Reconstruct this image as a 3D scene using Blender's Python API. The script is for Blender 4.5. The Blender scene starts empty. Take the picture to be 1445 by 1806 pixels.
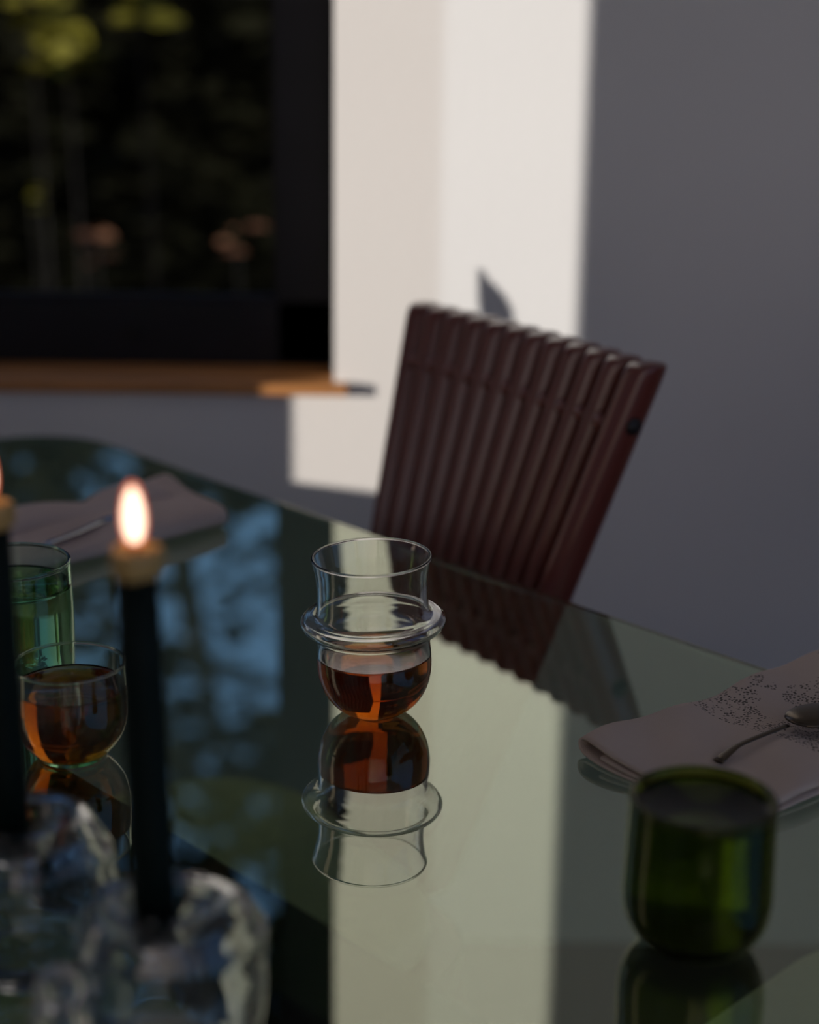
import bpy, bmesh, math, random
from mathutils import Vector, Matrix
random.seed(7)
S = bpy.context.scene
COL = S.collection
TZ = 0.75                                   # height of the table top
rad = math.radians

# ------------------------------------------------------------ camera
cam = bpy.data.cameras.new('camera'); co = bpy.data.objects.new('camera', cam); COL.objects.link(co)
th, ro = rad(17), rad(0.75)
f = Vector((0, math.cos(th), -math.sin(th))); R = Vector((1, 0, 0)); U = R.cross(f)
R2 = R*math.cos(ro) + U*math.sin(ro); U2 = -R*math.sin(ro) + U*math.cos(ro)
co.matrix_world = Matrix(((R2.x, U2.x, -f.x, 0), (R2.y, U2.y, -f.y, 0), (R2.z, U2.z, -f.z, TZ+0.46), (0, 0, 0, 1)))
cam.sensor_fit = 'VERTICAL'; cam.sensor_height = 36; cam.lens = 60
cam.dof.use_dof = True; cam.dof.focus_distance = 1.11; cam.dof.aperture_fstop = 3.0
cam.clip_start = 0.02; cam.clip_end = 200
S.camera = co

# ------------------------------------------------------------ light
AZ, EL = rad(60.5), rad(5.7)
to_sun = Vector((-math.sin(AZ)*math.cos(EL), -math.cos(AZ)*math.cos(EL), math.sin(EL)))
sl = bpy.data.lights.new('sun', 'SUN'); so = bpy.data.objects.new('sun', sl); COL.objects.link(so)
so.rotation_euler = to_sun.to_track_quat('Z', 'Y').to_euler(); so.location = (-4, -4, 3)
sl.energy = 5.5; sl.angle = rad(0.27); sl.color = (1.0, 0.95, 0.89)
w = bpy.data.worlds.new('world'); S.world = w; w.use_nodes = True
nt = w.node_tree; nt.nodes.clear()
tc = nt.nodes.new('ShaderNodeTexCoord'); sp = nt.nodes.new('ShaderNodeSeparateXYZ'); cr = nt.nodes.new('ShaderNodeValToRGB')
bg = nt.nodes.new('ShaderNodeBackground'); ow = nt.nodes.new('ShaderNodeOutputWorld')
nt.links.new(tc.outputs['Generated'], sp.inputs[0]); nt.links.new(sp.outputs['Z'], cr.inputs[0])
vd = nt.nodes.new('ShaderNodeVectorMath'); vd.operation = 'DOT_PRODUCT'; vd.inputs[1].default_value = Vector((to_sun.x, to_sun.y, 0)).normalized()
wr = nt.nodes.new('ShaderNodeValToRGB'); wr.color_ramp.elements[0].position = 0.0; wr.color_ramp.elements[1].position = 0.8; wr.color_ramp.elements[0].color = (0, 0, 0, 1); wr.color_ramp.elements[1].color = (1, 1, 1, 1)
mxw = nt.nodes.new('ShaderNodeMixRGB'); mxw.inputs[2].default_value = (1.22, 0.96, 0.80, 1)      # warm evening glow on the sun's side
nt.links.new(tc.outputs['Generated'], vd.inputs[0]); nt.links.new(vd.outputs['Value'], wr.inputs[0]); nt.links.new(wr.outputs[0], mxw.inputs[0])
nt.links.new(cr.outputs[0], mxw.inputs[1]); nt.links.new(mxw.outputs[0], bg.inputs[0]); nt.links.new(bg.outputs[0], ow.inputs[0])
cr.color_ramp.elements[0].position = 0.0; cr.color_ramp.elements[0].color = (0.20, 0.27, 0.40, 1)
cr.color_ramp.elements[1].position = 0.9; cr.color_ramp.elements[1].color = (0.10, 0.20, 0.46, 1)
e = cr.color_ramp.elements.new(0.22); e.color = (0.13, 0.25, 0.52, 1)
bg.inputs[1].default_value = 1.0
S.view_settings.view_transform = 'Standard'; S.view_settings.look = 'None'
S.view_settings.gamma = 1; S.view_settings.use_curve_mapping = False
S.view_settings.exposure = 0.0
cy = S.cycles
cy.use_denoising = True; cy.max_bounces = 20; cy.transmission_bounces = 18; cy.glossy_bounces = 8
cy.transparent_max_bounces = 16; cy.diffuse_bounces = 5; cy.sample_clamp_indirect = 6; cy.blur_glossy = 0.3

# ------------------------------------------------------------ materials
def mat(name, col, rough=0.6, noise=0, nscale=8, bump=0, metal=0, spec=0.5, stretch=(1, 1, 1), col2=None, coat=0, bscale=None):
    m = bpy.data.materials.new(name); m.use_nodes = True; t = m.node_tree; b = t.nodes['Principled BSDF']
    b.inputs['Roughness'].default_value = rough; b.inputs['Metallic'].default_value = metal
    b.inputs['Specular IOR Level'].default_value = spec; b.inputs['Coat Weight'].default_value = coat
    c = t.nodes.new('ShaderNodeTexCoord'); mp = t.nodes.new('ShaderNodeMapping'); mp.inputs['Scale'].default_value = stretch
    n = t.nodes.new('ShaderNodeTexNoise'); n.inputs['Scale'].default_value = nscale; n.inputs['Detail'].default_value = 5
    t.links.new(c.outputs['Object'], mp.inputs[0]); t.links.new(mp.outputs[0], n.inputs[0])
    r = t.nodes.new('ShaderNodeValToRGB'); r.color_ramp.elements[0].position = 0.3; r.color_ramp.elements[1].position = 0.7
    k2 = col2 if col2 else tuple(x*(1-noise) for x in col)
    r.color_ramp.elements[0].color = (*k2, 1); r.color_ramp.elements[1].color = (*col, 1)
    t.links.new(n.outputs[0], r.inputs[0]); t.links.new(r.outputs[0], b.inputs['Base Color'])
    if bump:
        bp = t.nodes.new('ShaderNodeBump'); bp.inputs['Strength'].default_value = bump; bp.inputs['Distance'].default_value = 0.002
        if bscale:
            n2 = t.nodes.new('ShaderNodeTexNoise'); n2.inputs['Scale'].default_value = bscale
            t.links.new(mp.outputs[0], n2.inputs[0]); t.links.new(n2.outputs[0], bp.inputs['Height'])
        else: t.links.new(n.outputs[0], bp.inputs['Height'])
        t.links.new(bp.outputs[0], b.inputs['Normal'])
    return m

def glass(name, col=(1, 1, 1), ior=1.48, rough=0.0, absorb=None, density=0, bump=0):
    m = bpy.data.materials.new(name); m.use_nodes = True; t = m.node_tree; t.nodes.clear()
    g = t.nodes.new('ShaderNodeBsdfGlass'); o = t.nodes.new('ShaderNodeOutputMaterial')
    g.inputs['Color'].default_value = (*col, 1); g.inputs['IOR'].default_value = ior; g.inputs['Roughness'].default_value = rough
    t.links.new(g.outputs[0], o.inputs[0])
    if absorb:
        v = t.nodes.new('ShaderNodeVolumeAbsorption'); v.inputs[0].default_value = (*absorb, 1); v.inputs[1].default_value = density
        t.links.new(v.outputs[0], o.inputs['Volume'])
    if bump:
        n = t.nodes.new('ShaderNodeTexNoise'); n.inputs['Scale'].default_value = 25
        b = t.nodes.new('ShaderNodeBump'); b.inputs['Strength'].default_value = bump; b.inputs['Distance'].default_value = 0.004
        t.links.new(n.outputs[0], b.inputs['Height']); t.links.new(b.outputs[0], g.inputs['Normal'])
    return m

def table_glass():
    # thick plate with a reflective coating on its faces: ordinary glass plus a greenish Fresnel-weighted gloss
    m = bpy.data.materials.new('coated_plate_glass'); m.use_nodes = True; t = m.node_tree; t.nodes.clear()
    g = t.nodes.new('ShaderNodeBsdfGlass'); g.inputs['Color'].default_value = (0.71, 0.84, 0.72, 1); g.inputs['IOR'].default_value = 1.5; g.inputs['Roughness'].default_value = 0
    gl = t.nodes.new('ShaderNodeBsdfGlossy'); gl.inputs['Color'].default_value = (0.92, 0.95, 0.76, 1); gl.inputs['Roughness'].default_value = 0
    fr = t.nodes.new('ShaderNodeFresnel'); fr.inputs['IOR'].default_value = 1.5
    mu = t.nodes.new('ShaderNodeMath'); mu.operation = 'MULTIPLY_ADD'; mu.inputs[1].default_value = 1.0; mu.inputs[2].default_value = 0.24
    ge = t.nodes.new('ShaderNodeNewGeometry'); inv = t.nodes.new('ShaderNodeMath'); inv.operation = 'SUBTRACT'; inv.inputs[0].default_value = 1
    m2 = t.nodes.new('ShaderNodeMath'); m2.operation = 'MULTIPLY'; m2.use_clamp = True
    mx = t.nodes.new('ShaderNodeMixShader'); o = t.nodes.new('ShaderNodeOutputMaterial')
    L = t.links.new
    L(fr.outputs[0], mu.inputs[0]); L(ge.outputs['Backfacing'], inv.inputs[1]); L(mu.outputs[0], m2.inputs[0]); L(inv.outputs[0], m2.inputs[1])
    L(m2.outputs[0], mx.inputs[0]); L(g.outputs[0], mx.inputs[1]); L(gl.outputs[0], mx.inputs[2]); L(mx.outputs[0], o.inputs[0])
    return m

def emis(name, col, s, alpha=None):
    m = bpy.data.materials.new(name); m.use_nodes = True; t = m.node_tree; t.nodes.clear()
    e = t.nodes.new('ShaderNodeEmission'); e.inputs[0].default_value = (*col, 1); e.inputs[1].default_value = s
    o = t.nodes.new('ShaderNodeOutputMaterial')
    if alpha is None: t.links.new(e.outputs[0], o.inputs[0])
    else:
        tr = t.nodes.new('ShaderNodeBsdfTransparent'); mx = t.nodes.new('ShaderNodeMixShader'); mx.inputs[0].default_value = alpha
        t.links.new(tr.outputs[0], mx.inputs[1]); t.links.new(e.outputs[0], mx.inputs[2]); t.links.new(mx.outputs[0], o.inputs[0])
    return m

def cloth_mat(name, col, lace, scale=1):
    # plain weave with patches of small openwork dots
    m = mat(name, col, 0.95, 0.12, 14, 0, spec=0.1); t = m.node_tree; b = t.nodes['Principled BSDF']
    c = t.nodes.new('ShaderNodeTexCoord')
    wv = t.nodes.new('ShaderNodeTexWave'); wv.inputs['Scale'].default_value = 260*scale; wv.inputs['Distortion'].default_value = 1.5
    bp = t.nodes.new('ShaderNodeBump'); bp.inputs['Strength'].default_value = 0.5; bp.inputs['Distance'].default_value = 0.0006
    t.links.new(c.outputs['Object'], wv.inputs[0]); t.links.new(wv.outputs['Fac'], bp.inputs['Height']); t.links.new(bp.outputs[0], b.inputs['Normal'])
    if lace:
        vo = t.nodes.new('ShaderNodeTexVoronoi'); vo.inputs['Scale'].default_value = 400; vo.inputs['Randomness'].default_value = 0.7
        s1 = t.nodes.new('ShaderNodeMath'); s1.operation = 'LESS_THAN'; s1.inputs[1].default_value = 0.36
        n = t.nodes.new('ShaderNodeTexNoise'); n.inputs['Scale'].default_value = 26; n.inputs['Detail'].default_value = 2
        s2 = t.nodes.new('ShaderNodeMath'); s2.operation = 'GREATER_THAN'; s2.inputs[1].default_value = 0.49
        sx = t.nodes.new('ShaderNodeSeparateXYZ'); s3 = t.nodes.new('ShaderNodeMath'); s3.operation = 'GREATER_THAN'; s3.inputs[1].default_value = 0.095
        m1 = t.nodes.new('ShaderNodeMath'); m1.operation = 'MULTIPLY'; m2 = t.nodes.new('ShaderNodeMath'); m2.operation = 'MULTIPLY'
        mx = t.nodes.new('ShaderNodeMixRGB'); mx.inputs[2].default_value = (*[x*0.22 for x in col], 1)
        L = t.links.new
        L(c.outputs['Object'], vo.inputs[0]); L(c.outputs['Object'], n.inputs[0]); L(c.outputs['Object'], sx.inputs[0])
        L(vo.outputs['Distance'], s1.inputs[0]); L(n.outputs[0], s2.inputs[0]); L(sx.outputs['X'], s3.inputs[0])
        L(s1.outputs[0], m1.inputs[0]); L(s2.outputs[0], m1.inputs[1]); L(m1.outputs[0], m2.inputs[0]); L(s3.outputs[0], m2.inputs[1])
        src = b.inputs['Base Color'].links[0].from_socket
        L(src, mx.inputs[1]); L(m2.outputs[0], mx.inputs[0]); L(mx.outputs[0], b.inputs['Base Color'])
    return m

M = {
 'wall': mat('wall_plaster', (0.79, 0.772, 0.750), 0.9, 0.03, 3, 0.15, spec=0.2, bscale=90),
 'ceil': mat('ceiling_paint', (0.75, 0.73, 0.70), 0.9, 0.03, 3),
 'floor': mat('floor_wood', (0.085, 0.052, 0.030), 0.5, 0.4, 5, 0.1, stretch=(1, 9, 1)),
 'sash': mat('black_window_paint', (0.006, 0.006, 0.010), 0.45, 0.3, 20, spec=0.3),
 'sill': mat('oak_sill', (0.55, 0.235, 0.07), 0.55, 0.35, 6, 0.1, stretch=(1, 8, 8)),
 'chair': mat('plum_stained_wood', (0.165, 0.036, 0.026), 0.28, 0.15, 7, 0.05, spec=0.8, stretch=(7, 7, 0.8)),
 'hole': mat('dark_hole', (0.012, 0.010, 0.012), 0.5),  # near-black: the shade inside the rod hole put into the colour
 'rod': mat('rod_metal', (0.22, 0.19, 0.19), 0.35, metal=0.6),
 'seat': mat('pale_cushion_linen', (0.88, 0.79, 0.56), 0.95, 0.1, 60, 0.3, spec=0.1),
 'rail': mat('dark_steel', (0.012, 0.018, 0.030), 0.3, metal=0.3),
 'tabletop': table_glass(),
 'clear': glass('clear_borosilicate', (0.985, 0.985, 0.985), 1.47),
 'holder': glass('thick_crystal', (0.90, 0.905, 0.91), 1.56),
 'pane': glass('window_pane', (0.95, 0.97, 0.97), 1.05),
 'aqua': glass('aqua_glass', (0.93, 0.99, 0.95), 1.48, absorb=(0.50, 0.86, 0.68), density=105),
 'pale': glass('pale_green_glass', (0.97, 0.99, 0.97), 1.48, absorb=(0.5, 0.95, 0.7), density=40),
 'olive': glass('olive_green_glass', (0.93, 0.93, 0.70), 1.5, absorb=(0.50, 0.60, 0.0), density=620),
 'tea': glass('tea', (1, 1, 1), 1.33, absorb=(0.90, 0.61, 0.05), density=105),
 'water': glass('water', (1, 1, 1), 1.33, absorb=(0.7, 0.8, 0.3), density=14),
 'wax': mat('dark_green_wax', (0.002, 0.008, 0.006), 0.6, 0.2, 10, spec=0.15),
 'waxtip': mat('melted_wax', (0.55, 0.34, 0.11), 0.35, 0.2, 60),
 'wick': mat('burnt_wick', (0.01, 0.008, 0.006), 0.9),
 'core': emis('flame_core', (1.0, 0.74, 0.54), 4.0),
 'halo': emis('flame_mantle', (1.0, 0.22, 0.10), 1.6, 0.35),
 'napR': cloth_mat('lilac_linen_lace', (0.66, 0.54, 0.47), True),
 'napL': cloth_mat('lilac_linen', (0.60, 0.48, 0.44), False),
 'steel': mat('aged_silver', (0.13, 0.105, 0.08), 0.28, metal=1.0),
 'bluesteel': mat('polished_steel', (0.5, 0.5, 0.52), 0.15, metal=1.0),
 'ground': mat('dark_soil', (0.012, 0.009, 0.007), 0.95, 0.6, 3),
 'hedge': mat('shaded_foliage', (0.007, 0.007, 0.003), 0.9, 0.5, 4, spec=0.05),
 'leafy': mat('yellow_green_leaf', (0.12, 0.11, 0.012), 0.7, 0.4, 3, spec=0.1),
 'rust': mat('rust_leaf', (0.12, 0.055, 0.03), 0.7, 0.4, 3, spec=0.1),
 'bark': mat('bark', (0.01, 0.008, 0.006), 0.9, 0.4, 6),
 'leaf': mat('dark_leaf', (0.02, 0.07, 0.03), 0.5),
 'vase': mat('grey_stoneware', (0.25, 0.25, 0.24), 0.6),
 'beam_filter': None,
}
def beam_filter():  # slightly tinted filter that dims the sunlight passing through it
    m = bpy.data.materials.new('sunbeam_filter'); m.use_nodes = True; t = m.node_tree; t.nodes.clear()
    tr = t.nodes.new('ShaderNodeBsdfTransparent'); tr.inputs[0].default_value = (0.93, 0.91, 0.89, 1); o = t.nodes.new('ShaderNodeOutputMaterial')
    t.links.new(tr.outputs[0], o.inputs[0]); return m
M['beam_filter'] = beam_filter()

# ------------------------------------------------------------ helpers
def link(name, bm, m, parent=None, smooth=False, loc=None, rot=None, keep=False):
    me = bpy.data.meshes.new(name)
    if not keep: bmesh.ops.recalc_face_normals(bm, faces=bm.faces)
    bm.to_mesh(me); bm.free()
    me.materials.append(M[m]); o = bpy.data.objects.new(name, me); COL.objects.link(o)
    if smooth:
        for p in me.polygons: p.use_smooth = True
    if parent: o.parent = parent
    if loc: o.location = loc
    if rot: o.rotation_euler = rot
    return o
def tag(o, label=None, cat=None, group=None, kind=None):
    if label: o['label'] = label
    if cat: o['category'] = cat
    if group: o['group'] = group
    if kind: o['kind'] = kind
    return o
def thing(name, label, cat, loc=(0, 0, 0), rotz=0, group=None, rot=None):
    o = bpy.data.objects.new(name, None); COL.objects.link(o); o.location = loc; o.rotation_euler = rot if rot else (0, 0, rotz)
    o.empty_display_size = 0.05
    return tag(o, label, cat, group)
def box(bm, a, b):
    v = [bm.verts.new((x, y, z)) for x in (a[0], b[0]) for y in (a[1], b[1]) for z in (a[2], b[2])]
    for q in ((0, 1, 3, 2), (4, 6, 7, 5), (0, 4, 5, 1), (2, 3, 7, 6), (0, 2, 6, 4), (1, 5, 7, 3)): bm.faces.new([v[i] for i in q])
def bxo(name, m, parent, *ab):
    bm = bmesh.new()
    for i in range(0, len(ab), 2): box(bm, ab[i], ab[i+1])
    return link(name, bm, m, parent)
def bevel(o, wd, seg=2):
    md = o.modifiers.new('bevel', 'BEVEL'); md.width = wd; md.segments = seg; md.limit_method = 'ANGLE'; return o
def crv(pts, n=6):                           # Catmull-Rom through 2D/3D points
    out = []; P = [Vector(p) for p in pts]; Q = [P[0]*2-P[1]] + P + [P[-1]*2-P[-2]]
    for i in range(1, len(Q)-2):
        for k in range(n):
            t = k/n; a, b, c, d = Q[i-1:i+3]
            out.append(0.5*((2*b)+(c-a)*t+(2*a-5*b+4*c-d)*t*t+(-a+3*b-3*c+d)*t**3))
    out.append(P[-1]); return out
def lathe(bm, prof, seg=96):                 # closed of revolution; r=0 ends become poles
    rings = []
    for p in prof:
        r, z = p[0], p[1]
        if r < 1e-6: rings.append([bm.verts.new((0, 0, z))])
        else: rings.append([bm.verts.new((r*math.cos(2*math.pi*i/seg), r*math.sin(2*math.pi*i/seg), z)) for i in range(seg)])
    for a, b in zip(rings, rings[1:]):
        for i in range(seg):
            j = (i+1) % seg
            if len(a) == 1 and len(b) == 1: continue
            if len(a) == 1: bm.faces.new((a[0], b[i], b[j]))
            elif len(b) == 1: bm.faces.new((a[i], b[0], a[j]))
            else: bm.faces.new((a[i], b[i], b[j], a[j]))
def latho(name, prof, m, parent, seg=96, loc=None):
    bm = bmesh.new(); lathe(bm, prof, seg); return link(name, bm, m, parent, True, loc)
def prism(bm, poly, z0, z1):
    lo = [bm.verts.new((x, y, z0)) for x, y in poly]; hi = [bm.verts.new((x, y, z1)) for x, y in poly]
    bm.faces.new(lo); bm.faces.new(hi); n = len(poly)
    for i in range(n): bm.faces.new((lo[i], lo[(i+1) % n], hi[(i+1) % n], hi[i]))
def tube(bm, pts, radii, seg=12, flat=1.0):
    rings = []; P = [Vector(p) for p in pts]
    for i, p in enumerate(P):
        d = (P[min(i+1, len(P)-1)]-P[max(i-1, 0)]).normalized()
        s = d.cross(Vector((0, 0, 1))); s = s.normalized() if s.length > 1e-4 else Vector((1, 0, 0)); t = s.cross(d).normalized()
        r = radii[i] if hasattr(radii, '__len__') else radii
        fl = flat[i] if hasattr(flat, '__len__') else flat
        rings.append([bm.verts.new(p+s*r*math.cos(2*math.pi*k/seg)+t*r*fl*math.sin(2*math.pi*k/seg)) for k in range(seg)])
    for a, b in zip(rings, rings[1:]):
        for k in range(seg): bm.faces.new((a[k], a[(k+1) % seg], b[(k+1) % seg], b[k]))
    bm.faces.new(rings[0]); bm.faces.new(rings[-1])
def rrect(cx, cy, w, d, r, n=10):
    out = []
    for sx, sy, a0 in ((1, 1, 0), (-1, 1, 90), (-1, -1, 180), (1, -1, 270)):
        for k in range(n+1):
            a = rad(a0+90*k/n); out.append((cx+sx*(w/2-r)+r*math.cos(a), cy+sy*(d/2-r)+r*math.sin(a)))
    return out
def struct(o): o['kind'] = 'structure'; return o

# ------------------------------------------------------------ room
XL, XR, YB, YF, ZC = -1.5, 2.3, 2.0, -2.6, 2.5
struct(bxo('floor', 'floor', None, (XL-0.1, YF-0.1, -0.1), (XR+0.1, YB+0.16, 0)))
struct(bxo('ceiling', 'ceil', None, (XL-0.1, YF-0.1, ZC), (XR+0.1, YB+0.16, ZC+0.1)))
WX0, WX1, WZ0, WZ1 = -1.20, -0.0925, TZ+0.004, 2.15      # window hole in the far wall
struct(bxo('wall_back', 'wall', None, (XL-0.1, YB, 0), (WX0, YB+0.16, ZC), (WX1, YB, 0), (XR+0.1, YB+0.16, ZC),
           (WX0, YB, 0), (WX1, YB+0.16, WZ0-0.008), (WX0, YB, WZ1), (WX1, YB+0.16, ZC)))
LY0, LY1 = 2-(0.195+1.5)/math.tan(AZ), 2-(-0.1418+1.5)/math.tan(AZ); LZ0, LZ1 = TZ-0.115+(1.5-0.1418)/math.sin(AZ)*math.tan(EL), 2.2        # sunlit opening in the left wall
LY0 -= 0.10/math.tan(AZ)
struct(bxo('wall_left', 'wall', None, (XL-0.1, -4.5, 0), (XL, LY0, ZC+0.1), (XL-0.1, LY1, 0), (XL, YB, ZC+0.1),
           (XL-0.1, LY0, 0), (XL, LY1, LZ0), (XL-0.1, LY0, LZ1), (XL, LY1, ZC+0.1)))
struct(bxo('wall_right', 'wall', None, (XR, YF, 0), (XR+0.1, -2.2, ZC), (XR, 0.9, 0), (XR+0.1, YB, ZC), (XR, -2.2, 0), (XR+0.1, 0.9, 0.35), (XR, -2.2, 2.3), (XR+0.1, 0.9, ZC)))
struct(bxo('wall_front', 'wall', None, (XL, YF-0.1, 0), (-0.6, YF, ZC), (2.0, YF-0.1, 0), (XR+0.1, YF, ZC), (-0.6, YF-0.1, 0), (2.0, YF, 0.4), (-0.6, YF-0.1, 2.3), (2.0, YF, ZC)))

wn = struct(bxo('window_1', 'sash', None,                 # black casement set back in the far wall
    (WX0, 2.08, WZ0), (WX0+0.07, 2.13, WZ1), (-0.1650, 2.09, WZ0+0.01), (WX1, 2.13, WZ1), (WX0, 2.09, WZ0), (WX1, 2.13, TZ+0.090), (WX0, 2.09, WZ1-0.07), (WX1, 2.13, WZ1)))
bxo('glazing_bead', 'sash', wn, (WX0+0.07, 2.098, TZ+0.090), (-0.165, 2.112, TZ+0.096), (-0.171, 2.098, TZ+0.096), (-0.165, 2.112, WZ1-0.07))
bxo('pane', 'pane', wn, (WX0+0.06, 2.115, TZ+0.08), (-0.16, 2.121, WZ1-0.06))
bm = bmesh.new(); tube(bm, [(-0.345, 2.088, TZ+0.05), (-0.345, 2.079, TZ+0.05)], 0.006)
link('latch', bm, 'bark', wn, True)
si = struct(bevel(bxo('trim_1', 'sill', None, (WX0, 1.98, TZ-0.003), (WX1, 2.09, TZ+0.0105), (WX1, 1.98, TZ-0.003), (-0.0755, 2.0, TZ+0.0105)), 0.002))
w2 = struct(bxo('window_2', 'sash', None, (XL-0.09, LY1-0.001, LZ0), (XL-0.05, LY1+0.0, LZ1)))
bxo('pane', 'beam_filter', w2, (XL-0.055, 2-(0.029+1.555)/math.tan(AZ), LZ0+0.001), (XL-0.052, LY1, LZ1-0.001))  # added unseen filter over part of the opening, makes the brightness step on the wall

# ------------------------------------------------------------ garden outside the far window
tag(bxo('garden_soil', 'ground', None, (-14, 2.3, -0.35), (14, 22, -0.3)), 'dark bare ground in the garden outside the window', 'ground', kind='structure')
def leaves(bm, n, region, size):
    for _ in range(n):
        c = region(); a = Matrix.Rotation(random.uniform(0, 6.28), 3, 'Z') @ Matrix.Rotation(random.uniform(-1.2, 1.2), 3, 'X')
        s = size*random.uniform(0.6, 1.4); L = [(-0.5, 0, 0), (-0.2, 0.22, 0.03), (0.2, 0.2, 0.03), (0.55, 0, -0.05), (0.2, -0.2, 0.03), (-0.2, -0.22, 0.03)]
        v = [bm.verts.new(c + a @ Vector(p)*s) for p in L]; bm.faces.new((v[0], v[1], v[2], v[3])); bm.faces.new((v[0], v[3], v[4], v[5]))
hd = thing('garden_hedge', 'dark shaded hedge filling the view through the black window', 'hedge', (-1.5, 6.2, -0.3))
bm = bmesh.new(); bmesh.ops.create_grid(bm, x_segments=60, y_segments=14, size=1)
for v in bm.verts:
    x, y = v.co.x, v.co.y
    v.co = Vector((x*5, 0.5*math.sin((y+1)*1.57) + random.uniform(-.12, .12), (y+1)*1.15+random.uniform(-.06, .06)))
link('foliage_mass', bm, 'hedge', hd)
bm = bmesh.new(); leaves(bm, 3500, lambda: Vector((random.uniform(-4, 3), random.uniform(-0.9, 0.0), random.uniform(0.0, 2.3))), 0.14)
o = link('leaf', bm, 'hedge', hd); o['kind'] = 'stuff'

def blob_bush(name, label, cx, cy, cz, rr, n, size, m, grp=None):
    t = thing(name, label, 'plant', (cx, cy, -0.3), group=grp)
    bm = bmesh.new(); tube(bm, [(0, 0, 0), (0.02, 0, (cz+0.3)*0.5), (0, 0, cz+0.3)], [0.006, 0.005, 0.003], 8); link('stem', bm, 'bark', t)
    bm = bmesh.new()
    def reg():
        v = Vector((random.gauss(0, 1), random.gauss(0, 1), random.gauss(0, 1)))*0.5
        return Vector((v.x*rr, v.y*rr, cz+0.3+v.z*rr))
    leaves(bm, n, reg, size); o = link('foliage', bm, m, t); o['kind'] = 'stuff'
    return t
blob_bush('garden_shrub', 'yellow-green leafy shrub in the top left of the window', -0.87, 4.4, 1.09, 0.10, 45, 0.09, 'leafy')
blob_bush('garden_shrub', 'yellow-green shrub at the very top left corner of the window view', -1.0, 4.6, 1.20, 0.09, 30, 0.09, 'leafy')
blob_bush('garden_shrub', 'faint green shrub tip right of the yellow-green shrubs', -0.70, 4.5, 1.15, 0.07, 16, 0.08, 'leafy')
blob_bush('garden_shrub', 'small pale green sprig low on the left of the window view', -0.93, 4.2, 0.705, 0.025, 6, 0.035, 'leafy')
blob_bush('rust_shrub', 'rust coloured leaf cluster low in the window view, left one', -0.74, 4.0, 0.63, 0.05, 10, 0.05, 'rust')
blob_bush('rust_shrub', 'rust coloured leaf cluster low in the window view, right one', -0.41, 4.0, 0.64, 0.05, 10, 0.05, 'rust')
tr = thing('garden_tree', 'tall leafy tree beyond the window, glimpsed in the glass tabletop', 'tree', (-1.3, 8.6, -0.3))
bm = bmesh.new(); tube(bm, [(-.2, 0, 0), (0, 0, 1.8), (0.1, 0, 3.6), (0.4, 0, 5.2)], [0.14, 0.11, 0.07, 0.02], 10)
tube(bm, [(0, 0, 1.9), (0.6, 0.1, 3.0), (1.0, 0.1, 4.4)], [0.07, 0.05, 0.02], 8); tube(bm, [(0, 0, 2.2), (-0.7, -0.1, 3.4), (-1.2, 0, 4.6)], [0.06, 0.05, 0.02], 8)
link('trunk', bm, 'bark', tr, True)
bm = bmesh.new()
cl = [Vector((random.uniform(-2.8, 2.2), random.uniform(-.5, .5), random.uniform(2.4, 7.6))) for _ in range(44)]
def reg():
    c = random.choice(cl); return c+Vector((random.gauss(0, .24), random.gauss(0, .25), random.gauss(0, .24)))
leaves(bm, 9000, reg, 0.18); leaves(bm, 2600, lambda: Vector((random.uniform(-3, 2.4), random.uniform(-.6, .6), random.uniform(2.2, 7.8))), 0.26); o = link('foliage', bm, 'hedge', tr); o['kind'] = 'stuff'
bm = bmesh.new(); cl = cl[:7]; leaves(bm, 160, reg, 0.15); o = link('autumn_foliage', bm, 'rust', tr); o['kind'] = 'stuff'

# ------------------------------------------------------------ table
def round_poly(pts, rs, n=16):
    out = []; N = len(pts)
    for i in range(N):
        p = Vector(pts[i]); a = (Vector(pts[i-1])-p).normalized(); b = (Vector(pts[(i+1) % N])-p).normalized(); r = rs[i]
        ang = a.angle(b); d = r/math.tan(ang/2); c = p+(a+b).normalized()*(r/math.sin(ang/2))
        s = p+a*d-c; e2 = p+b*d-c; a0 = math.atan2(s.y, s.x); da = (math.atan2(e2.y, e2.x)-a0+math.pi) % (2*math.pi)-math.pi
        for k in range(n+1): out.append((c.x+r*math.cos(a0+da*k/n), c.y+r*math.sin(a0+da*k/n)))
    return out
dA = Vector((0.690, -0.724)); dA.normalize(); dB = Vector((-dA.y*-1, 0)); dB = Vector((dA.y, -dA.x))   # dB points down-left
K = Vector((-0.385, 1.809)); LA, LB = 1.95, 1.05
corners = [K, K+dA*LA, K+dA*LA+dB*LB, K+dB*LB]
tb = thing('dining_table', 'large glass-topped dining table with rounded corner and dark rail beneath', 'table', (0, 0, 0))
bm = bmesh.new(); prism(bm, round_poly([tuple(c) for c in corners], [0.10]*4), TZ-0.010, TZ)
top = link('tabletop', bm, 'tabletop', tb); bevel(top, 0.0032, 3)
def strip(off, wd, z0, z1, a=0.12, b=None):
    b = b if b else LA-0.12
    p = [K+dA*a+dB*off, K+dA*b+dB*off, K+dA*b+dB*(off+wd), K+dA*a+dB*(off+wd)]
    bm = bmesh.new(); prism(bm, [tuple(q) for q in p], z0, z1); return bm
rail = link('support_rail', strip(0.455, 0.06, TZ-0.06, TZ-0.011), 'rail', tb); bevel(rail, 0.002)
for a in (0.25, LA-0.25):
    for off in (0.30, 0.66):
        c = K+dA*a+dB*off; e2 = K+dA*a+dB*0.485
        bm = bmesh.new(); tube(bm, [(c.x, c.y, 0.0), (c.x, c.y, 0.03), (e2.x, e2.y, TZ-0.07), (e2.x, e2.y, TZ-0.05)], [0.024, 0.024, 0.018, 0.018], 16); link('leg', bm, 'rail', tb, True)

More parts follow.
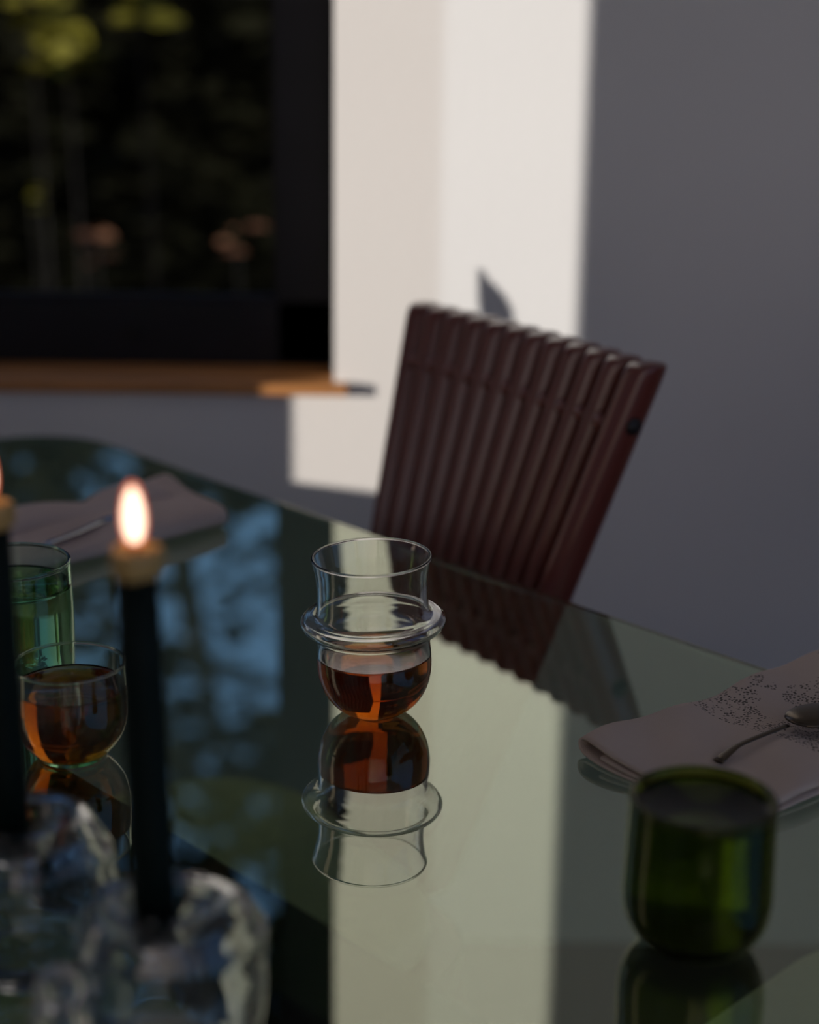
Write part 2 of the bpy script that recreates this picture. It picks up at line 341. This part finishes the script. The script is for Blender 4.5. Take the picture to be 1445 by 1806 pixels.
# ------------------------------------------------------------ chairs
PH = rad(17)
def make_chair(label):
    # local frame: x along the backrest (left to right seen from the table), y away from the table, z up; origin on the floor under the top edge
    t = thing('dining_chair', label, 'chair', group='slatted dining chairs')
    topz, sh = TZ+0.167, 0.45
    N = 12; Wt, Wb = 0.352, 0.178; Ltot = (topz-0.43)/math.cos(PH)
    def P(u, L, d=0):                    # u -0.5..0.5 across, L down from the top edge, d forward of the slat axis
        wd = Wt+(Wb-Wt)*L/Ltot
        bow = 0.010*math.cos(math.pi*u)  # slight curve across the back
        return Vector((u*wd, -math.sin(PH)*L+bow-d*math.cos(PH)+0.004, topz-math.cos(PH)*L-d*math.sin(PH)*0.3))
    for i in range(N):
        u = (i+0.5)/N-0.5; last = i == N-1
        bm = bmesh.new(); Ls = [0.0, 0.002, 0.006, 0.013, 0.2, 0.35, Ltot-0.004, Ltot]; sc = [0.80, 0.92, 0.97, 1.0, 1.0, 1.0, 1.0, 0.8]
        rings = []
        for L, s in zip(Ls, sc):
            hw = (Wt+(Wb-Wt)*L/Ltot)/N/2*1.0; c = P(u, L); ring = []
            for k in range(20):
                a = 2*math.pi*k/20; ca, sa = math.cos(a), math.sin(a)
                ex = 1.0
                x = hw*math.copysign(abs(ca)**ex, ca)*(1 if s > 0.7 else s+0.2); y = 0.0165*math.copysign(abs(sa)**ex, sa)*s
                if sa < 0: x *= 1-0.42*abs(sa)**1.2; y *= 1.25
                if last and ca > 0: x = hw*ca*1.1; y = 0.0185*math.copysign(abs(sa)**0.55, sa)*s
                ring.append(bm.verts.new(c+Vector((x, y, 0))))
            rings.append(ring)
        for a, b in zip(rings, rings[1:]):
            for k in range(20): bm.faces.new((a[k], a[(k+1) % 20], b[(k+1) % 20], b[k]))
        bm.faces.new(rings[0]); bm.faces.new(rings[-1])
        link('slat', bm, 'chair', t, True)
    for i in range(N-1):                 # spacer beads of the threaded rod show in each groove
        u = (i+1)/N-0.5; bm = bmesh.new(); bmesh.ops.create_icosphere(bm, subdivisions=2, radius=0.0085)
        link('bead', bm, 'chair', t, True, P(u, 0.052, 0.0120))
    a, b = P(0.5, 0.052), P(-0.5, 0.052)
    bm = bmesh.new(); tube(bm, [a+Vector((0.0035, 0, 0)), a+Vector((-0.004, 0, 0))], 0.0075, 16); link('rod_hole', bm, 'hole', t, True)  # dark disc standing in for the shaded hole at the rod's end
    yb = -math.sin(PH)*Ltot
    sc = rrect(0, yb-0.205, 0.40, 0.40, 0.09)
    bm = bmesh.new(); prism(bm, sc, sh-0.05, sh-0.025); link('seat_frame', bm, 'chair', t)
    bm = bmesh.new(); prism(bm, rrect(0, yb-0.215, 0.39, 0.39, 0.12, 14), sh-0.025, sh+0.01); o = link('seat_cushion', bm, 'seat', t); bevel(o, 0.012, 4)
    for sx in (-1, 1):
        for y0, y1 in ((yb-0.04, yb+0.05), (yb-0.36, yb-0.38)):
            bm = bmesh.new(); tube(bm, [(sx*0.16, y0, sh-0.05), (sx*0.19, y1, 0)], [0.018, 0.013], 14); link('leg', bm, 'chair', t, True)
    return t
def copy_thing(o):
    r = o.copy(); COL.objects.link(r)
    for ch in list(o.children):
        c = ch.copy(); COL.objects.link(c); c.parent = r
    return r
ch = make_chair('plum-brown slatted wooden chair leaning back at the far side of the table')
TLp, TRp = Vector((-0.008, 1.656)), Vector((0.187, 1.367)); mid = (TLp+TRp)/2; u = (TRp-TLp).normalized(); nn = Vector((-u.y, u.x))
ch.location = (mid.x+nn.x*0.012, mid.y+nn.y*0.012, 0); ch.rotation_euler = (0, 0, math.atan2(u.y, u.x))
c2 = copy_thing(ch); c2.location = (0.655, 1.285, 0); c2.rotation_euler = (0, 0, math.atan2(-0.70, 0.71))
c2['label'] = 'second slatted chair, only its pale seat seen through the glass at bottom right'

# ------------------------------------------------------------ glasses
def vessel(prof_out, wall, zin):
    """closed profile: outside from the bottom pole up to the rim, rounded lip, then inside down to zin"""
    outp = [Vector(p) for p in crv(prof_out, 8)]
    n = []
    for i, p in enumerate(outp):
        d = outp[min(i+1, len(outp)-1)]-outp[max(i-1, 0)]; d.normalize(); n.append(Vector((-d.y, d.x)))
    inn = [p+q*wall for p, q in zip(outp, n)]
    inn = [p for p in inn if p.y > zin and p.x > 0.004]
    r, rz = outp[-1]; ri = inn[-1].x; c = (r+ri)/2; h = (r-ri)/2
    lip = [Vector((c+h*1.3*math.cos(a), rz+h*1.6*math.sin(a))) for a in (0.2, 0.8, 1.57, 2.3, 2.9)]
    first = inn[0]
    bottom = [Vector((first.x*k, zin+(first.y-zin)*k**3)) for k in (0.85, 0.65, 0.4, 0.2, 0.0)]
    return [Vector((0, outp[0].y))] + outp + lip + inn[::-1] + bottom, inn
def liquid_prof(inn, zin, ztop, over=0.0003, men=0.0012):
    pts = [p for p in inn if p.y < ztop]; last = pts[-1]
    first = pts[0]
    pr = [Vector((0, zin-over))] + [Vector((first.x*k+over*k, zin+(first.y-zin)*k**3-over)) for k in (0.3, 0.6, 0.85)] + [Vector((p.x+over, p.y-over*0.2)) for p in pts]
    R_ = last.x+over
    pr += [Vector((R_, ztop+men)), Vector((R_-0.0008, ztop+men*0.4)), Vector((R_-0.002, ztop)), Vector((0, ztop))]
    return pr

# clear tea glass with a ring
t = thing('tea_glass', 'clear glass with a bulging ring around it, half full of amber tea, centre of table', 'glass', (-0.0207, 1.0487, TZ+0.0006), rot=(0, rad(-1.9), rad(10)))
prof = [(0.0005, 0), (0.014, 0.0), (0.0205, 0.0022), (0.0285, 0.0085), (0.0345, 0.0180), (0.0374, 0.0290), (0.0377, 0.0400), (0.0370, 0.0500), (0.0380, 0.0550),
        (0.0425, 0.0585), (0.0462, 0.0610), (0.0478, 0.0645), (0.0462, 0.0680), (0.0425, 0.0692), (0.0385, 0.0700), (0.0368, 0.0735), (0.0362, 0.0830), (0.0364, 0.0930), (0.0378, 0.1020), (0.0392, 0.1080)]
pr, inn = vessel(prof, 0.0017, 0.003)
latho('glass_body', pr, 'clear', t, 128)
latho('tea', liquid_prof([p for p in inn], 0.003, 0.0405), 'tea', t, 128)

# tea bowl on the left
t = thing('tea_cup', 'low round glass cup nearly full of dark amber tea behind the burning candle', 'cup', (-0.2085, 0.975, TZ+0.0006))
prof = [(0.0005, 0), (0.019, 0.0), (0.0215, 0.002), (0.0270, 0.0075), (0.0325, 0.0165), (0.0350, 0.0270), (0.0352, 0.0380), (0.0346, 0.0500), (0.0344, 0.0615)]
pr, inn = vessel(prof, 0.0013, 0.0045)
latho('glass_body', pr, 'pale', t, 96)
latho('tea', liquid_prof(inn, 0.0045, 0.046), 'tea', t, 96)

# aqua tumbler behind it
t = thing('water_tumbler', 'tall straight aqua-green glass of water behind the tea cup on the left', 'glass', (-0.2665, 1.082, TZ+0.0006))
prof = [(0.0005, 0), (0.030, 0.0), (0.0355, 0.0025), (0.0385, 0.009), (0.0395, 0.020), (0.0400, 0.05), (0.0396, 0.075), (0.0392, 0.090)]
pr, inn = vessel(prof, 0.0020, 0.006)
latho('glass_body', pr, 'aqua', t, 96)
latho('water', liquid_prof(inn, 0.006, 0.074), 'water', t, 96)

# olive tumbler front right
t = thing('olive_tumbler', 'dark olive-green glass tumbler with thick rounded rim, front right of table', 'glass', (0.1470, 0.764, TZ+0.0006))
prof = [(0.0005, 0.001), (0.014, 0.0), (0.022, 0.0015), (0.0300, 0.0065), (0.0350, 0.0150), (0.0372, 0.0260), (0.0370, 0.045), (0.0365, 0.065), (0.0363, 0.0790)]
pr, inn = vessel(prof, 0.0034, 0.014)
latho('glass_body', pr, 'olive', t, 96)
latho('water', liquid_prof(inn, 0.014, 0.0755), 'water', t, 96)

# ------------------------------------------------------------ candles in lumpy crystal holders
def holder(label, x, y, rz, hz):
    t = thing('candle_holder', label, 'candle holder', (x, y, TZ+0.0006), rz, 'crystal candle holders')
    outer = crv([(0.0005, 0.0), (0.022, 0.0), (0.031, 0.004), (0.0375, 0.017), (0.0385, 0.034), (0.0372, 0.048), (0.0375, 0.060), (0.0360, hz+0.006), (0.0300, hz+0.0165), (0.0215, hz+0.0200), (0.0150, hz+0.0145), (0.0125, hz+0.008), (0.0118, hz), (0.0095, hz-0.0022), (0.0004, hz-0.0022)], 6)
    inner = crv([(0.0004, hz-0.0055), (0.0130, hz-0.0050), (0.0150, hz+0.003), (0.0175, hz+0.0125), (0.0220, hz+0.0160), (0.0285, hz+0.0130), (0.0325, hz+0.003), (0.0338, 0.060), (0.0335, 0.048), (0.0348, 0.034), (0.0338, 0.018), (0.0275, 0.008), (0.020, 0.006), (0.0004, 0.006)], 6)
    bm = bmesh.new(); lathe(bm, [(0, 0)]+outer+[(0, hz-0.0022)], 96); n_out = len(bm.faces); lathe(bm, [(0, hz-0.0055)]+inner+[(0, 0.006)], 96)
    for v in bm.verts:                     # hand-made, gently lobed wall
        a = math.atan2(v.co.y, v.co.x); r = math.hypot(v.co.x, v.co.y); q = min(1, max(0, (r-0.016)/0.014))
        k = 1+q*(0.032*math.sin(a*5+v.co.z*25)+0.02*math.sin(a*3-v.co.z*60)); v.co.x *= k; v.co.y *= k
        g = Vector((math.cos(-rz), math.sin(-rz))); d = max(0, v.co.x*g.x+v.co.y*g.y)*0.22*q; v.co.x += g.x*d; v.co.y += g.y*d
    bmesh.ops.recalc_face_normals(bm, faces=bm.faces)
    bm.faces.ensure_lookup_table()
    bmesh.ops.reverse_faces(bm, faces=[bm.faces[i] for i in range(n_out, len(bm.faces))])      # the hollow inside faces the other way
    link('crystal_body', bm, 'holder', t, True, keep=True)
    for a, z in ((-2.55-rz, 0.052), (-2.75-rz, 0.030)):
        bm = bmesh.new(); bmesh.ops.create_uvsphere(bm, u_segments=32, v_segments=20, radius=0.0105)
        link('knob', bm, 'holder', t, True, (0.0475*math.cos(a), 0.0475*math.sin(a), z))
    return t
def candle(label, x, y, z, L, r, tilt):
    t = thing('taper_candle', label, 'candle', (x, y, z), rot=tilt, group='lit dark green candles')
    latho('candle_body', [Vector(p) for p in [(0, 0), (r, 0), (r*1.02, L*0.3), (r*1.0, L*0.7), (r*0.98, L-0.012), (0, L-0.012)]], 'wax', t, 48)
    bm = bmesh.new(); lathe(bm, crv([(0.0, L-0.0125), (r*0.99, L-0.0125), (r*1.12, L-0.009), (r*1.18, L-0.004), (r*1.02, L-0.0005), (r*0.8, L-0.002), (0.0, L-0.005)], 4), 48)
    for v in bm.verts:
        a = math.atan2(v.co.y, v.co.x); k = 1+0.06*math.sin(3*a+1)+0.04*math.sin(7*a); v.co.x *= k; v.co.y *= k
    link('melted_rim', bm, 'waxtip', t, True)
    bm = bmesh.new(); tube(bm, [(0, 0, L-0.005), (0, 0, L+0.002), (0.001, 0, L+0.006)], 0.0009, 8); link('wick', bm, 'wick', t, True)
    fl = latho('flame', crv([(0, L+0.0005), (0.0034, L+0.0015), (0.0049, L+0.007), (0.0051, L+0.013), (0.0042, L+0.020), (0.0023, L+0.0255), (0, L+0.0275)], 5), 'halo', t, 32)
    latho('flame_core', crv([(0, L+0.002), (0.0024, L+0.003), (0.0038, L+0.008), (0.0040, L+0.013), (0.0031, L+0.0195), (0.0014, L+0.0235), (0, L+0.025)], 5), 'core', fl, 32)
    return t
holder('lumpy clear crystal candle holder at the bottom left carrying the right candle', -0.107, 0.660, 0.3, 0.062)
candle('slim dark green candle burning, the one standing whole inside the photo', -0.1085, 0.660, TZ+0.0627, 0.1795, 0.0093, (0, rad(-1.0), 0))
holder('lumpy clear crystal candle holder cut by the left edge', -0.186, 0.735, 1.1, 0.062)
candle('dark green candle half cut off by the left edge of the photo', -0.1895, 0.737, TZ+0.0627, 0.1745, 0.0093, (0, rad(-0.3), 0))

# ------------------------------------------------------------ napkins: a folded band swept along its length
def napkin(name, label, origin, ldir, length, prof, m, th, lift, nl=60, group=None):
    t = thing(name, label, 'napkin', (origin[0], origin[1], TZ), math.atan2(ldir[1], ldir[0]))
    bm = bmesh.new(); pts = crv(prof, 6); rows = []
    for i in range(nl+1):
        s = i/nl; row = []
        for j, p in enumerate(pts):
            x, y, z = lift(s*length, p.x, p.y, j/len(pts)); row.append(bm.verts.new((x, y, z)))
        rows.append(row)
    for a, b in zip(rows, rows[1:]):
        for j in range(len(a)-1): bm.faces.new((a[j], a[j+1], b[j+1], b[j]))
    o = link('cloth', bm, m, t, True); s = o.modifiers.new('solid', 'SOLIDIFY'); s.thickness = th; s.offset = 0
    return t
# profile coordinates: (across from the far edge towards the near edge (negative), height)
def liftR(x, y, z, j):
    k = 0.35+0.65*min(1, max(0, (-y)/0.03))
    hump = max(0, (x-0.16))/0.16
    z2 = z*(1.15+0.35*min(1.3, hump)) + 0.0022*math.sin(x*45+y*30)*min(1, z/0.006) + 0.0016*math.sin(x*90-y*70)*min(1, z/0.006)
    dy = 0.012*min(1, hump)*math.exp(-((y+0.02)/0.03)**2)*(z/0.012)
    if z > 0.006: z2 += 0.009*min(1.2, hump)*math.exp(-((y+0.02)/0.022)**2)
    return (x + 0.003*math.sin(y*60)*(1 if x < 0.01 else 0) - 0.10*y*0.0, y+dy, max(z2, 0.0009))
profR = [(-0.128, 0.0022), (-0.09, 0.0013), (-0.04, 0.0013), (-0.006, 0.0018), (0.002, 0.0060), (-0.004, 0.0108), (-0.03, 0.0098), (-0.07, 0.0094), (-0.115, 0.0125), (-0.130, 0.0105), (-0.118, 0.0052), (-0.07, 0.0050), (-0.02, 0.0052)]
napkin('napkin', 'lilac-grey folded napkin with openwork lace at the right edge, under the spoon', (0.110, 0.985), (0.785, 0.619), 0.30, profR, 'napR', 0.0019, liftR)
def liftL(x, y, z, j):
    k = 1-0.2*math.exp(-((x-0.105)/0.03)**2)
    return (x+0.22*y+0.0015*math.sin(y*70), y*k+0.002*math.sin(x*30), max(0.0013, 1.05*z*(1+0.15*math.sin(x*36+y*30))))
profL = [(-0.125, 0.004), (-0.08, 0.0016), (-0.03, 0.0016), (-0.004, 0.004), (0.002, 0.0105), (-0.006, 0.0165), (-0.04, 0.018), (-0.09, 0.0175), (-0.122, 0.0165), (-0.131, 0.0105), (-0.125, 0.006), (-0.09, 0.0072), (-0.03, 0.0075)]
n1 = napkin('napkin', 'thick mauve folded napkin on the far left of the glass table', (-0.163, 1.448), (-0.70, -0.714), 0.33, [(-p[0]*-1, p[1]) for p in profL], 'napL', 0.0026, liftL)
n1.scale = (1, 1, 1)
# narrower flap folded over the top
bm = bmesh.new(); rows = []
for i in range(41):
    s = i/40; row = []
    for k in range(17):
        a = k/16*math.pi; row.append(bm.verts.new((0.008+0.30*s, (-0.088+0.024*math.cos(a))*(1-0.2*math.exp(-((s*0.3-0.09)/0.03)**2))-0.006*s, 0.0170+0.013*math.sin(a)*(0.85+0.15*math.sin(s*14))*(min(1, s*14+0.5)))))
    rows.append(row)
for a, b in zip(rows, rows[1:]):
    for k in range(16): bm.faces.new((a[k], a[k+1], b[k+1], b[k]))
bm.faces.new(rows[0]); bm.faces.new(rows[-1])
link('rolled_flap', bm, 'napL', n1, True)

# ------------------------------------------------------------ cutlery
t = thing('spoon', 'tarnished silver spoon lying on the lace napkin at the right edge', 'spoon', (0, 0, TZ))
hp = [(0.190, 0.9500, 0.0135), (0.203, 0.965, 0.0160), (0.215, 0.973, 0.0180), (0.228, 0.982, 0.0190), (0.240, 0.990, 0.0200)]
hp = crv(hp, 5); N = len(hp)
bm = bmesh.new(); tube(bm, hp, [0.0038-0.0016*min(1, i/6) for i in range(N)], 12, 0.35); link('handle', bm, 'steel', t, True)
bm = bmesh.new(); bmesh.ops.create_uvsphere(bm, u_segments=32, v_segments=20, radius=1)
for v in bm.verts:
    k = 1-0.25*v.co.x; v.co = Vector((v.co.x*0.027, v.co.y*0.0155*k, abs(v.co.z)*0.006+0.0006*v.co.z))
o = link('bowl', bm, 'steel', t, True, (0.264, 1.005, 0.0200), (0, rad(4), math.atan2(0.6, 0.8)))
t = thing('table_knife', 'steel knife lying on the mauve napkin at the far left', 'knife', (0, 0, TZ))
hp = crv([(-0.300, 1.330, 0.0205), (-0.282, 1.356, 0.0215), (-0.263, 1.396, 0.0215), (-0.247, 1.430, 0.0215), (-0.232, 1.462, 0.0210)], 5); N = len(hp)
bm = bmesh.new(); tube(bm, hp[:N//2+1], 0.0042, 12, 0.5); link('handle', bm, 'bluesteel', t, True)
bm = bmesh.new(); tube(bm, hp[N//2:], [0.0052-0.004*(i/(N//2))**3 for i in range(N-N//2)], 12, 0.16); link('blade', bm, 'bluesteel', t, True)

# ------------------------------------------------------------ bud vase standing in the sunbeam; one leaf shades the wall
sH = Vector((-math.sin(AZ), -math.cos(AZ), math.tan(EL)))*0.85
def back(X, z): return Vector((X, 2.0, z+TZ))+sH
vx = back(0.118, 0)
t = thing('bud_vase', 'slim grey vase with one leaf, known here by the leaf shadow on the lit wall', 'vase', (vx.x, vx.y, TZ+0.0003))
latho('vase_body', crv([(0, 0), (0.018, 0), (0.022, 0.01), (0.023, 0.035), (0.014, 0.065), (0.008, 0.08), (0.0085, 0.088), (0.006, 0.088), (0.006, 0.08), (0.0, 0.075)], 4), 'vase', t, 40)
o0 = Vector((vx.x, vx.y, TZ))
bm = bmesh.new(); tube(bm, [Vector((0, 0, 0.076)), back(0.119, 0.0)-o0, back(0.121, 0.055)-o0], 0.0012, 8); link('stem', bm, 'leaf', t, True)
bm = bmesh.new(); tip = Vector((0.0835, 0.147)); base = Vector((0.121, 0.052)); ax = base-tip; pv = Vector((-ax.y, ax.x)).normalized(); rows = []
for i in range(17):
    s = i/16; wd = 0.0185*math.sin(math.pi*s**1.25)**0.9+0.0003; c = tip+ax*s+pv*0.003*math.sin(math.pi*s)
    rows.append([bm.verts.new(back(*(c+pv*wd*q))-o0+Vector((0, 0.004*abs(q), 0))) for q in (-1, -0.5, 0, 0.5, 1)])
for a, b in zip(rows, rows[1:]):
    for k in range(4): bm.faces.new((a[k], a[k+1], b[k+1], b[k]))
o = link('leaf', bm, 'leaf', t, True); s = o.modifiers.new('solid', 'SOLIDIFY'); s.thickness = 0.0005
